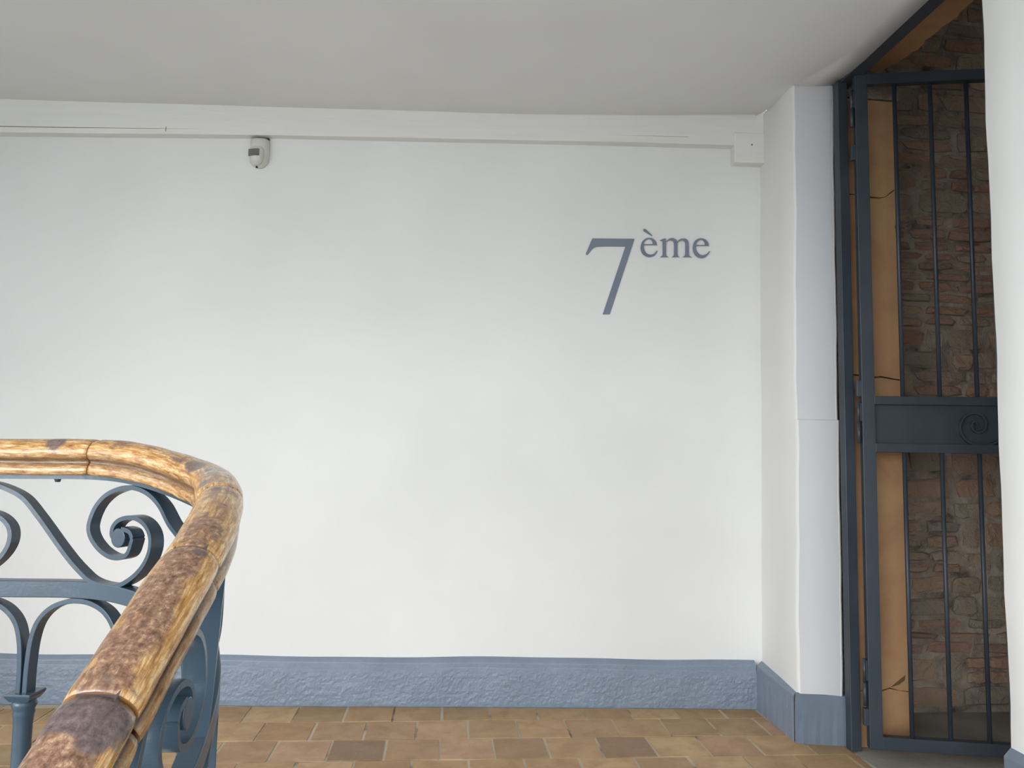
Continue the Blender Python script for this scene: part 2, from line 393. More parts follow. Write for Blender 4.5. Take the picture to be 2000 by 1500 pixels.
def clip_tile(cx, cy, polys):                    # cut a tile with half planes (point, outward normal)
    bm = bmesh.new(); bm.from_mesh(random.choice(tile_meshes)); cut = False
    bmesh.ops.translate(bm, verts=bm.verts, vec=(cx, cy, 0))
    for p, n in polys:
        r = bmesh.ops.bisect_plane(bm, geom=bm.verts[:]+bm.edges[:]+bm.faces[:], plane_co=p, plane_no=n, clear_outer=True)
        ed = [e for e in bm.edges if e.is_boundary]
        if ed: cut = True; bmesh.ops.holes_fill(bm, edges=ed)
    if not bm.verts: bm.free(); return None
    bmesh.ops.translate(bm, verts=bm.verts, vec=(-cx, -cy, 0))
    me = bpy.data.meshes.new('tile'); bm.to_mesh(me); bm.free(); return me
cuts = [(W(0, -.006, 0), WN), (Vector((1.628, 3, 0)), Vector((1, -.03, 0)).normalized())]
ret_p, ret_n = Vector((1.444, 3.3, 0)), Vector((1, .03, 0)).normalized()
pf_p, pf_n = Vector((1.44, 3.150, 0)), Vector((.19, 1, 0)).normalized()
for r in range(11):
    cy = 3.455+TP/2-.0-r*(TP-.0005)
    off = 0 if r % 2 == 0 else TP/2
    for c in range(-17, 9):
        cx = -.003+TP/2+c*TP+off+random.uniform(-.0015, .0015)+(.004 if r == 1 else -.004 if r == 2 else 0)
        if cy+TP/2 < EDGE_Y+.02: continue
        if cx+TP/2 < -2.75: continue
        if cy-TP/2 < 1.66 and cx < -.36+TP/2: continue
        if cy < EDGE_Y+.11: continue
        if cx-TP/2 > 1.63: continue
        if cx+TP/2 > 1.44 and cy+TP/2 > 3.12:
            if cy > 3.16:
                me = clip_tile(cx, cy, cuts+[(ret_p, ret_n)]) if cx-TP/2 < 1.44 else None
            else:
                parts_ = []
                for cl in ([(ret_p, ret_n)], [(ret_p, -ret_n), (pf_p, pf_n)]):
                    m1 = clip_tile(cx, cy, cuts+cl)
                    if m1 and m1.polygons: parts_.append(m1)
                me = None
                if parts_:
                    b_ = bmesh.new()
                    for m1 in parts_: b_.from_mesh(m1)
                    me = bpy.data.meshes.new('tile'); b_.to_mesh(me); b_.free()
        elif cy+TP/2 > W(cx, 0, 0).y-.02 or cx+TP/2 > 1.6: me = clip_tile(cx, cy, cuts)
        else: me = random.choice(tile_meshes)
        if me is None or not me.polygons: continue
        if not me.materials: me.materials.append(M['tile'])
        o = link('tile', me, None, floor); o.location = (cx, cy, random.uniform(-.0012, .0012)); o.rotation_euler = (random.uniform(-.004, .004), random.uniform(-.004, .004), random.uniform(-.006, .006))
# concrete threshold and passage floor with a chipped inner edge
bm = bmesh.new(); pts = []
for i in range(25):
    y = 3.125-i*(3.125-1.9)/24; pts.append(Vector((1.636+.012*math.sin(i*1.7)*random.uniform(.3, 1)+(.02 if i < 2 else 0), y, .001)))
pts += [Vector((3.4, 1.9, .001)), Vector((3.4, 3.6, .001)), Vector((1.66, 3.6, .001))]
prism(bm, pts, Vector((0, 0, -.06)))
structure(bobj('floor_passage', bm, M['conc']), 'grey concrete threshold running on through the gateway')
# stair going down towards the camera (under the photographer)
for k in range(7):
    bm = bmesh.new(); y1 = EDGE_Y-k*.29; box(bm, -.33, 1.62, y1-.32, y1, -.17*(k+1)-.22, -.17*(k+1))
    o = bobj('step', bm, M['conc'], None, bevel=.008)
    if k == 0: stair = structure(o, 'stone stair flight going down from the landing'); o.name = 'floor_stair'
    else: o.parent = stair
bm = bmesh.new(); box(bm, -3.6, -.36, -1.3, 1.66, -3.2, -3.0)
structure(bobj('floor_well', bm, M['conc']), 'bottom of the stairwell')

# --- gateway: ochre reveal and soffit, rubble wall beyond, dark enclosure
# backing masonry of the wall the gateway is cut through
bm = bmesh.new(); box(bm, 1.68, 1.900, 3.128, 3.62, -.1, 3.1)
structure(bobj('wall_reveal', bm, M['lime']), 'masonry core of the far jamb of the gateway')
def jag(z, k): return .006*math.sin(z*23+k)+.004*math.sin(z*57+2*k)+.003*math.sin(z*131+k)
rev = empty('wall_jamb', (1.8, 3.1, 0)); rev['kind'] = 'structure'; rev['label'] = 'ochre plastered far jamb of the gateway, cracked across'; rev['category'] = 'wall'
def edge_x(z):
    x = 1.915+jag(z, 1)*.7
    x -= .022*math.exp(-((z-2.17)/.035)**2)+.02*math.exp(-((z-.27)/.03)**2)
    return x
cr1 = [(1.66, 2.302), (1.73, 2.298), (1.79, 2.290), (1.83, 2.287), (1.86, 2.296), (1.885, 2.318), (1.94, 2.334)]
cr2 = [(1.66, 1.516), (1.71, 1.512), (1.77, 1.507), (1.82, 1.508), (1.88, 1.501), (1.94, 1.498)]
cr3 = [(1.66, .222), (1.74, .222), (1.79, .221), (1.82, .229), (1.86, .222), (1.94, .214)]
def panel(lo, hi, glo, ghi):
    bm = bmesh.new(); pts = []
    for x, z in lo: pts.append((min(x, edge_x(z)), z+glo*(.6+.5*math.sin(x*60))))
    lz, hz = lo[-1][1], hi[-1][1]
    for i in range(1, 30): z = lz+(hz-lz)*i/30; pts.append((edge_x(z), z))
    for x, z in reversed(hi): pts.append((min(x, edge_x(z)), z-ghi*(.6+.5*math.sin(x*47))))
    prism(bm, [Vector((x, 3.100, z)) for x, z in pts], Vector((0, .030, 0)))
    o = bobj('plaster_panel', bm, M['ochre'], None); o.parent = rev; o.location = (-1.8, -3.1, 0); return o
panel([(1.66, .0), (1.94, .0)], cr3, 0, .002)
panel(cr3, cr2, .005, .005)
panel(cr2, cr1, .006, .004)
panel(cr1, [(1.66, 2.735), (1.94, 2.725)], .006, .004)
bm = bmesh.new(); prism(bm, [Vector(p) for p in ((1.826, 3.0985, .236), (1.86, 3.0985, .262), (1.889, 3.0985, .283), (1.885, 3.0985, .262), (1.86, 3.0985, .245))], Vector((0, .01, 0)))  # hole in the plaster drawn as a flat dark brown patch
o = bobj('chipped_patch', bm, M['chip']); o.parent = rev; o.location = (-1.8, -3.1, 0)
bm = bmesh.new(); prism(bm, [Vector((1.66, 3.104, 2.74)), Vector((1.93, 3.104, 2.735)), Vector((1.93, 3.104, 2.87)), Vector((1.66, 3.104, 2.87))], Vector((0, .02, 0)))
o = bobj('render_patch', bm, M['lime']); o.parent = rev; o.location = (-1.8, -3.1, 0)
# soffit with ragged outer edge, lintel above
bm = bmesh.new(); pts = [Vector((1.66, 3.11, 2.862)), Vector((1.66, 2.15, 2.862))]
for i in range(40):
    y = 2.15+(3.11-2.15)*i/39; pts.append(Vector((1.898+jag(y, 3)*.9-.035*max(0, (y-2.9)/.2)*(1 if y < 3.09 else .6), y, 2.862)))
prism(bm, pts, Vector((0, 0, .03)))
structure(bobj('ceiling_soffit', bm, M['ochre']), 'ochre plastered underside of the gateway lintel')
bm = bmesh.new(); box(bm, 1.66, 1.885, 2.0, 3.4, 2.885, 3.9); box(bm, 1.66, 1.89, 2.0, 2.14, -.2, 3.9)
structure(bobj('wall_lintel', bm, M['lime']), 'masonry above the gateway')
bm = bmesh.new()
box(bm, 1.75, 3.5, 3.50, 3.7, -.1, 4.0); box(bm, 3.3, 3.5, 2.75, 3.6, -.1, 4.0); box(bm, 3.3, 3.5, 2.1, 2.8, -.1, 4.0); box(bm, 3.3, 3.5, 1.2, 2.1, 1.3, 4.0); box(bm, 1.88, 3.5, 1.1, 1.3, -.1, 4.0); box(bm, 1.6, 3.5, 1.1, 3.7, 3.9, 4.1); box(bm, 1.88, 3.5, 1.1, 2.0, -.3, -.02)  # low opening in the unseen passage side wall, added to light the rubble
rub = structure(bobj('wall_rubble', bm, M['lime']), 'old rubble and brick wall seen through the gate')
def stone(cx, cz, ww, hh, dep, mat, nm):
    bm = bmesh.new(); k = random.choice((7, 8, 9)); out = []
    for i in range(k):
        a = 2*PI*(i+.5*random.random())/k; c, s_ = math.cos(a), math.sin(a)
        e_ = .42; x = abs(c)**e_*math.copysign(1, c)*ww/2; z = abs(s_)**e_*math.copysign(1, s_)*hh/2
        out.append((x*random.uniform(.84, 1.05), z*random.uniform(.76, 1.06)))
    A = [bm.verts.new((x, .03, z)) for x, z in out]; B = [bm.verts.new((x, -dep*.55+random.uniform(-.004, .004), z)) for x, z in out]
    Cc = [bm.verts.new((x*random.uniform(.74, .86), -dep+random.uniform(-.006, .006), z*random.uniform(.66, .82))) for x, z in out]
    ce = bm.verts.new((0, -dep+random.uniform(-.006, .003), 0))
    for i in range(k):
        j = (i+1) % k
        bm.faces.new((A[i], A[j], B[j], B[i])); bm.faces.new((B[i], B[j], Cc[j], Cc[i])); bm.faces.new((Cc[i], Cc[j], ce))
    o = bobj(nm, bm, mat, rub); o.location = (cx, 3.50, cz); o.rotation_euler = (0, random.uniform(-.04, .04), 0)
    return o
z = .02; rs = random.Random(11); count = 0
while z < 3.55:
    if .25 < z < .42 or 1.75 < z < 2.35: hh = rs.uniform(.045, .07); kind = 'brick'
    elif z > 2.4: hh = rs.uniform(.07, .13); kind = 'mix'
    else: hh = rs.uniform(.07, .15); kind = 'stone'
    x = 1.90+rs.uniform(-.1, 0)
    while x < 3.25:
        ww = rs.uniform(.16, .27) if kind == 'brick' else rs.uniform(.10, .30)
        bk = (kind == 'brick' and rs.random() < .75) or (kind == 'mix' and rs.random() < .4) or (kind == 'stone' and rs.random() < .18)
        if kind != 'brick' and hh > .1 and rs.random() < .3:      # two thin courses in one
            for s_ in (-1, 1):
                b2 = rs.random() < .5
                stone(x+ww/2, z+hh/2+s_*hh/4, ww-.012, hh/2-.008, rs.uniform(.008, .026), M['brick'] if b2 else M['stone'], 'brick' if b2 else 'stone'); count += 1
        else:
            stone(x+ww/2, z+hh/2+rs.uniform(-.004, .004), ww-rs.uniform(.008, .022), hh-rs.uniform(.006, .018), rs.uniform(.003, .022), M['brick'] if bk else M['stone'], 'brick' if bk else 'stone'); count += 1
        x += ww
    z += hh
print('stones', count)

# ------------------------------------------------------------------ steel door frame fixed in the gateway
fr = empty('gate_frame', (1.66, 3.1, 0), 'fixed dark blue-grey steel frame lining the gateway against the white pier', 'gate frame')
def child(name, bm, mat, par, bevel=0, smooth=False):
    o = bobj(name, bm, mat, None, smooth, bevel); o.parent = par; o.matrix_parent_inverse = Matrix.Translation(par.location).inverted() if par.rotation_euler.z == 0 else par_inv(par); return o
def par_inv(p): return (Matrix.Translation(p.location) @ p.rotation_euler.to_matrix().to_4x4()).inverted()
bm = bmesh.new(); box(bm, 1.625, 1.668, 3.048, 3.092, .004, 2.776)
box(bm, 1.660, 1.668, 3.092, 3.118, .006, 2.776)
child('jamb_post', bm, M['gate'], fr, .003)
bm = bmesh.new(); box(bm, 1.640, 1.702, 2.165, 3.118, 2.774, 2.84)
child('head_bar', bm, M['gate'], fr, .003)
bm = bmesh.new(); box(bm, 1.6465, 1.70, 2.176, 2.188, .01, 2.776)
child('closing_post', bm, M['gate'], fr, .002)

# ------------------------------------------------------------------ the gate, swung open
gate = empty('barred_gate', (1.667, 2.985, .035), 'dark blue-grey barred iron gate with scroll panel, standing open in the gateway', 'gate')
gate.rotation_euler.z = math.radians(-12)
bpy.context.view_layer.update()
def gpart(name, bm, par=gate, bevel=.002, smooth=False):
    o = bobj(name, bm, M['gate'], None, smooth, bevel); o.parent = par; return o
GW, GT = .900, 2.745
def rail(name, z0, z1, d=.036):
    bm = bmesh.new(); box(bm, .048, GW-.048, 0, d, z0, z1); return gpart(name, bm)
for x0, x1 in ((.0, .050), (GW-.05, GW)):
    bm = bmesh.new(); box(bm, x0, x1, 0, .036, 0, GT); gpart('stile', bm)
rail('bottom_rail', 0, .048); rail('top_rail', GT-.045, GT); rail('middle_rail', 1.348, 1.382); rail('middle_rail', 1.156, 1.192)
bm = bmesh.new(); box(bm, .045, GW-.045, .022, .027, 1.185, 1.352); gpart('panel', bm)
for k in range(5):
    u = .163+k*.1415
    for z0, z1 in ((.045, 1.160), (1.378, GT-.04)):
        bm = bmesh.new(); tube(bm, (u, .018, z0), (u, .018, z1), .0085, n=14); gpart('bar', bm, smooth=True, bevel=0)
def ribbon(bm, pts, width, thick, fr=None):     # pts (x, z) in a plane; ribbon width along y, thickness in plane
    n = len(pts); L = []; R_ = []
    for i in range(n):
        a = Vector(pts[max(0, i-1)]); b = Vector(pts[min(n-1, i+1)]); d = (b-a).normalized(); nn = Vector((-d.y, d.x))*thick/2
        p = Vector(pts[i]); L.append(p+nn); R_.append(p-nn)
    rows = []
    for l, r in zip(L, R_):
        c = [(l.x, -width/2, l.y), (r.x, -width/2, r.y), (r.x, width/2, r.y), (l.x, width/2, l.y)]
        rows.append([bm.verts.new(fr(*p) if fr else p) for p in c])
    for a, b in zip(rows, rows[1:]):
        for i in range(4): bm.faces.new((a[i], a[(i+1) % 4], b[(i+1) % 4], b[i]))
    bm.faces.new(rows[0][::-1]); bm.faces.new(rows[-1])
def spline(c, n=10):
    c = [Vector(p) for p in c]; c = [c[0]*2-c[1]]+c+[c[-1]*2-c[-2]]; o = []
    for i in range(1, len(c)-2):
        for k in range(n):
            t = k/n; p0, p1, p2, p3 = c[i-1:i+3]
            o.append(.5*(2*p1+(p2-p0)*t+(2*p0-5*p1+4*p2-p3)*t*t+(-p0+3*p1-3*p2+p3)*t**3))
    o.append(c[-2]); return o
# scroll: eye near (.437,1.283), outer loop left, foot tangent to the lower rail, mirrored to the right
def gate_scroll(sgn):
    pts = []; cx, cz = .4365, 1.284
    for i in range(66):
        a = math.radians(60-i*13.2); t = i/65; r = .004+.062*t**.95
        pts.append((cx+r*math.cos(a)*1.0, cz+r*math.sin(a)))
    x0, z0 = pts[-1]
    # continue along a widening foot to the centre of the panel
    tail = [pts[-1], (.470, 1.205), (.500, 1.216), (.520, 1.232)]
    return pts
sp = []
for i in range(81):
    t = i/80; a = math.radians(100-t*(360*2+95)); r = .006+.066*t**1.05     # clockwise outward, ends pointing down-left
    sp.append((.4345+r*math.cos(a)+.000, 1.281+r*math.sin(a)))
ex, ez = sp[-1]
sp2 = [sp[0]]
# traced loops (metres in the gate's own plane)
raw = [(.4345, 1.283), (.4295, 1.283), (.427, 1.292), (.431, 1.302), (.441, 1.300), (.4455, 1.288), (.441, 1.274), (.428, 1.269), (.416, 1.276), (.4115, 1.291), (.4165, 1.307), (.430, 1.318), (.447, 1.316), (.460, 1.303), (.4635, 1.285)]
loop = []
for i in range(120):
    t = i/119; ang = math.radians(150+t*(360*1.75+20))       # anticlockwise outwards
    pass
P_ = [(.4335, 1.281), (.4265, 1.285), (.424, 1.294), (.4285, 1.303), (.4225, 1.303)]
# anticlockwise from the eye: up-left, down, right, up over the top, down the left side, along the foot to the right
P_ = [(.4365, 1.276), (.4300, 1.288), (.4200, 1.284), (.4165, 1.270), (.4215, 1.255), (.4360, 1.246), (.4540, 1.250), (.4670, 1.266), (.4690, 1.288), (.4590, 1.309), (.4370, 1.321), (.4110, 1.319), (.3880, 1.304), (.3745, 1.279), (.3740, 1.249), (.3870, 1.221), (.4130, 1.201), (.4480, 1.193), (.4830, 1.198), (.5150, 1.213)]
sc_pts = [(p.x, p.y-.035+.030) for p in spline(P_, 8)]
for mir in (0, 1):
    pts = [(1.03-x if mir else x, z) for x, z in sc_pts]
    bm = bmesh.new(); ribbon(bm, pts, .016, .0065, lambda x, y, z: (x, y+.012, z)); gpart('scroll', bm, smooth=False, bevel=0)
# hinges: barrels between frame post and gate stile
for zc, ln in ((1.31, .17), (.285, .18), (2.635, .16)):
    bm = bmesh.new(); tube(bm, (-.010, .014, zc-ln/2-.035), (-.010, .014, zc-.036+.0), .0075, n=16); h1 = gpart('hinge', bm, smooth=True, bevel=0)
    bm = bmesh.new(); tube(bm, (-.010, .014, zc-.034), (-.010, .014, zc+ln/2-.035), .0065, n=16); hb = gpart('hinge_barrel', bm, h1, smooth=True, bevel=0)
    bm = bmesh.new(); box(bm, -.008, .002, .010, .018, zc-.03, zc+ln/2-.04); gpart('hinge_leaf', bm, h1)
for zc in (1.415, .12, 2.41):
    bm = bmesh.new(); box(bm, -.017, .003, .006, .030, zc-.035, zc+.03); gpart('stop_block', bm)
bm = bmesh.new(); box(bm, .35, .41, .0, .03, 0, 0.0005); bm.free()

# ------------------------------------------------------------------ floor number painted on the wall: 7eme with grave accent
def wl(px, py, off):       # a point of the wall plane seen at the photograph's pixel (px, py)
    d = FW*FPX+RT*(px-1000)-UP*(py-750); t = ((PA+WN*off-CAM).dot(WN))/d.dot(WN); return CAM+d*t
num = empty('floor_number', wl(1270, 540, .03), 'blue-grey serif floor number 7ème painted on the white wall', 'lettering')
def glyph(name, outer, holes=(), n=6, corners=True):
    cu = bpy.data.curves.new(name, 'CURVE'); cu.dimensions = '2D'; cu.fill_mode = 'BOTH'; cu.extrude = .0006
    o0 = num.location
    for poly in [outer]+list(holes):
        s = cu.splines.new('POLY'); s.points.add(len(poly)-1); s.use_cyclic_u = True
        for i, (x, y) in enumerate(poly):
            p = wl(x, y, .03)-o0; s.points[i].co = (p.dot(WD), p.z, 0, 1)
    o = bpy.data.objects.new(name, cu); COL.objects.link(o); cu.materials.append(M['letter'])
    dg = bpy.context.evaluated_depsgraph_get(); me = bpy.data.meshes.new_from_object(o.evaluated_get(dg))
    bpy.data.objects.remove(o); bpy.data.curves.remove(cu)
    o = bpy.data.objects.new(name, me); COL.objects.link(o); o.parent = num
    X = WD; Z = Vector((0, 0, 1)); Yv = -WN
    m = Matrix((X, Z, Yv)).transposed().to_4x4(); m.translation = Yv*.0055
    o.matrix_local = m
    return o
def sm(pts, n=5):          # smooth closed-section polyline: list of runs; runs joined, each run splined
    out = []
    for run in pts:
        if len(run) > 2: out += [tuple(p) for p in spline(run, n)]
        else: out += run
    return out
def Z1(l): return [(1135+x/12.5, 455+y/12.5) for x, y in l]
seven = Z1([(270, 140), (1298, 150)])+[(1190.5, 614.5), (1176.5, 614.5)]+Z1([(1075, 342), (640, 338)])+Z1([tuple(p) for p in spline([(640, 338), (430, 345), (330, 365), (265, 410), (205, 480), (160, 535), (128, 548), (108, 515)], 4)])
glyph('numeral', seven)
def Ea(l): return [(1240+x/18.75, 440+y/18.75) for x, y in l]
def Eb(l): return [(1310+x/16.667, 440+y/16.667) for x, y in l]
e_out = Ea(sm([[(800, 742), (320, 742)], [(320, 742), (322, 830), (350, 930), (410, 1020), (490, 1068), (570, 1082), (650, 1065), (720, 1020), (790, 935)], [(822, 952)], [(822, 952), (760, 1060), (690, 1130), (600, 1170), (510, 1180), (400, 1150), (290, 1080), (220, 970), (200, 830), (222, 690), (290, 570), (400, 492), (520, 470), (640, 490), (730, 560), (780, 640), (800, 742)]]))
e_in = Ea(sm([[(318, 700), (640, 700)], [(640, 700), (628, 620), (580, 545), (490, 520), (400, 560), (345, 620), (318, 700)]]))
o1 = glyph('letter', e_out, [e_in])
acc = Ea(sm([[(300, 195), (305, 160), (345, 142), (395, 160)], [(620, 372), (628, 392), (612, 408)], [(590, 396), (320, 232)], [(300, 195)]]))
glyph('accent', acc)
# m, in the 1240-based frame for the left stem, the 1310-based for the rest
m_ = Ea([(900, 565), (1075, 488), (1122, 490), (1130, 600)])+Ea([tuple(p) for p in spline([(1130, 600), (1210, 530), (1300, 480), (1400, 478), (1470, 520)], 4)])
m_ += Eb([tuple(p) for p in spline([(165, 470), (190, 510), (205, 545)], 3)])+Eb([tuple(p) for p in spline([(205, 545), (280, 470), (380, 438), (470, 445), (535, 490), (568, 570), (580, 680)], 4)])
m_ += Eb([(580, 940), (600, 1010), (690, 1050), (360, 1048), (440, 1010), (462, 940), (465, 640)])+Eb([tuple(p) for p in spline([(465, 640), (450, 560), (400, 512), (330, 510), (260, 540), (208, 590)], 4)])
m_ += Eb([(208, 930), (222, 1005), (285, 1048), (20, 1048), (85, 1000), (98, 930), (98, 640)])+Eb([tuple(p) for p in spline([(98, 640), (80, 550), (40, 515), (-10, 505)], 3)])
m_ += Ea([tuple(p) for p in spline([(1300, 560), (1220, 580), (1130, 640)], 3)])+Ea([(1128, 1060), (1145, 1130), (1230, 1182), (895, 1182), (985, 1130), (1005, 1060), (1005, 650), (990, 590), (905, 582)])
glyph('letter', m_)
e2o = Eb(sm([[(1232, 682), (815, 682)], [(815, 682), (815, 760), (840, 850), (900, 930), (970, 970), (1040, 980), (1110, 965), (1180, 920), (1240, 848)], [(1268, 858)], [(1268, 858), (1200, 960), (1120, 1040), (1030, 1075), (940, 1075), (840, 1035), (760, 950), (712, 830), (708, 700), (740, 580), (820, 480), (930, 436), (1040, 438), (1140, 490), (1205, 570), (1232, 682)]]))
e2i = Eb(sm([[(812, 650), (1100, 650)], [(1100, 650), (1090, 580), (1040, 510), (970, 482), (890, 515), (840, 570), (812, 650)]]))
glyph('letter', e2o, [e2i])

# ------------------------------------------------------------------ motion detector under the beam
det = empty('motion_detector', W(-.952, .03, 2.59), 'small white wall-mounted motion detector with dark window under the beam', 'sensor')
dl = det.location
def lathe_shape(name, rows, mat, yaw=0, par=det, org=(0, 0, 0), smooth=True):   # rows: (z, half width, depth) rounded D sections growing towards -y
    bm = bmesh.new(); rings = []; n = 20
    for z, hw, dp in rows:
        rg = []
        for i in range(n+1):
            a = PI*i/n; c, s_ = math.cos(a), math.sin(a)
            rg.append(bm.verts.new((hw*abs(c)**.75*math.copysign(1, c), -dp*abs(s_)**.75, z)))
        rings.append(rg)
    for a, b in zip(rings, rings[1:]):
        for i in range(n): bm.faces.new((a[i], a[i+1], b[i+1], b[i]))
        bm.faces.new((a[n], a[0], b[0], b[n]))
    bm.faces.new(rings[0]); bm.faces.new(rings[-1])
    o = bobj(name, bm, mat, par, smooth); o.location = org; o.rotation_euler.z = yaw; return o
lathe_shape('housing', [(.066, .038, .030), (.064, .043, .036), (.055, .046, .044), (.02, .047, .048), (-.02, .047, .047), (-.045, .043, .042), (-.062, .034, .034), (-.073, .022, .024), (-.078, .008, .010)], M['plastic'], -.05)
hd = lathe_shape('sensor_head', [(.034, .020, .012), (.032, .030, .024), (.022, .035, .031), (-.018, .035, .032), (-.034, .031, .028), (-.048, .022, .020), (-.054, .010, .008)], M['plastic'], -.34, org=(-.005, -.030, -.017))
bm = bmesh.new()
for k in range(8):
    x0 = -.027+k*.0068; box(bm, x0, x0+.0058, -.0350-.002*(1-abs(k-3.5)/4), -.020, -.016, .016)
box(bm, -.027, .0265, -.0335, -.020, -.016, .016)
o = bobj('lens_window', bm, M['lens'], hd); o['label'] = 'dark grey ribbed sensor window'
bm = bmesh.new(); tube(bm, (-.008, -.02, -.079), (-.008, -.02, -.066), .005, n=10); bobj('adjusting_screw', bm, M['hole'], det)
bm = bmesh.new(); box(bm, -.02, .046, -.026, .002, .0655, .0675); bobj('top_gap', bm, M['hole'], det)
bm = bmesh.new(); box(bm, -.045, .045, -.012, .003, -.05, .067); bobj('back_plate', bm, M['plastic'], det, bevel=.004)

# ------------------------------------------------------------------ stair railing
CT = [(-2.6, 1.60, 1.137), (-2.0, 1.60, 1.137), (-1.4, 1.60, 1.137), (-1.10, 1.60, 1.137), (-.86, 1.605, 1.137), (-.63, 1.562, 1.136), (-.445, 1.435, 1.102), (-.358, 1.25, 1.080), (-.318, 1.08, 1.042), (-.310, .916, .982), (-.318, .75, .892), (-.332, .575, .786), (-.347, .40, .679), (-.362, .2, .557), (-.375, 0, .435), (-.385, -.3, .25)]
PATH = spline(CT, 40)
S = [0]
for a, b in zip(PATH, PATH[1:]): S.append(S[-1]+math.hypot(b.x-a.x, b.y-a.y))
s_ref = min(range(len(PATH)), key=lambda i: (PATH[i]-Vector((-.63, 1.562, 1.136))).length); S = [s-S[s_ref] for s in S]
def at_s(s):
    lo, hi = 0, len(S)-2
    while lo < hi:
        md = (lo+hi+1)//2
        if S[md] <= s: lo = md
        else: hi = md-1
    i = lo; t = (s-S[i])/(S[i+1]-S[i]); p = PATH[i].lerp(PATH[i+1], t)
    a = PATH[max(0, i-3)]; b = PATH[min(len(PATH)-1, i+4)]; T = (b-a).normalized(); h = Vector((T.x, T.y, 0)).normalized()
    return p, T, Vector((h.y, -h.x, 0))       # point, tangent, lateral (right of travel = stairwell side)
def on_plan(s, z, lat=0):
    p, T, I = at_s(s); q = p+I*lat; return Vector((q.x, q.y, z))
def zr(s): return at_s(s)[0].z
railing = empty('stair_railing', on_plan(-.2, 0), 'blue-grey wrought iron scroll railing with worn wooden handrail, curving down the stair', 'railing')
RI = Matrix.Translation(railing.location).inverted()
def rpart(name, bm, mat, par=None, smooth=False, bevel=0):
    o = bobj(name, bm, mat, None, smooth, bevel); o.parent = par or railing
    if par is None: o.matrix_parent_inverse = RI
    return o
prof = [(0, .034), (.012, .0325), (.022, .0285), (.029, .022), (.0335, .014), (.0345, .006), (.0325, -.001), (.0275, -.006), (.0235, -.009), (.0240, -.013), (.0275, -.018), (.0300, -.025), (.0300, -.031), (.0275, -.0355), (.018, -.036)]
full = prof+[(-x, y) for x, y in reversed(prof[1:])]
cum = [0]
for a, b in zip(full, full[1:]+full[:1]): cum.append(cum[-1]+math.dist(a, b))
PATCHES = [(-.135, .035, .022, .02, .62), (.17, .04, .022, .012, .5), (.25, .05, .018, .016, .8), (.33, .04, .010, .016, .55), (.44, .03, .024, .012, .6), (.50, .03, .004, .02, .45), (.90, .02, .0, .03, .4), (.935, .022, -.004, .045, .85), (.94, .03, -.018, .02, .9), (.715, .012, -.018, .014, .6)]
def rail_segment(s0, s1, seed, worn):
    bm = bmesh.new(); uvl = bm.loops.layers.uv.new('UVMap'); wl_ = bm.verts.layers.float.new('wear'); gl_ = bm.verts.layers.float.new('grime'); pl_ = bm.verts.layers.float.new('patch')
    n = max(4, int((s1-s0)/.006)); rings = []; rr = random.Random(seed)
    ph = rr.uniform(0, 6)
    for i in range(n+1):
        s = s0+(s1-s0)*i/n; p, T, I = at_s(s); N_ = I.cross(T)
        if N_.z < 0: N_ = -N_
        endk = min(i, n-i); sc_ = .955 if endk == 0 else (.985 if endk == 1 else 1); ring = []
        for k, (x, y) in enumerate(full):
            gx = 1+.16*min(1, max(0, (s-.5)/.45))
            wb = 1+.012*math.sin(s*31+ph)+.008*math.sin(s*77+k*.7+ph)
            q = p+I*(x*sc_*wb*(gx if x > 0 else 1))+N_*(y*sc_*wb)
            v = bm.verts.new(q)
            top = max(0, y/.034); d = abs(s-s1)
            v[wl_] = worn*(top**2.6)*1.15*(.55+.45*math.sin(s*9+ph)**2)+(.9*max(0, 1-abs(s-s0)/.05) if s0 > .85 and y > .0 else 0)
            v[pl_] = max([amp*math.exp(-((s-ps)/ws)**2-((x-px_)/wx)**2)*(1 if y > .002 else 0) for ps, ws, px_, wx, amp in PATCHES])
            v[gl_] = ((.95 if x < 0 else .75) if -.0145 < y < -.004 else .4 if -.019 < y < .003 else .12 if y < -.02 else 0)+(.30 if x < 0 and y < -.008 and s > .45 else 0)  # painted shade: groove and underside, stronger on the outer side
            ring.append(v)
        rings.append((s, ring))
    K = len(full)
    for (sa, a), (sb, b) in zip(rings, rings[1:]):
        for k in range(K):
            f = bm.faces.new((a[k], a[(k+1) % K], b[(k+1) % K], b[k])); f.smooth = True
            for lp, uv_ in zip(f.loops, ((sa, cum[k]), (sa, cum[k+1]), (sb, cum[k+1]), (sb, cum[k]))): lp[uvl].uv = (uv_[0]*1.15+seed*.37, uv_[1])
    bm.faces.new(rings[0][1]); bm.faces.new(rings[-1][1])
    return rpart('handrail_section', bm, M['wood'])
secs = [(-1.96, -1.0, .2), (-.998, -.062, .3), (-.060, .478, .45), (.4795, .70, .75), (.7015, .9125, 1.0), (.9170, 1.5, 1.2)]
for i, (a, b, wn) in enumerate(secs): rail_segment(a, b, i+1, wn)
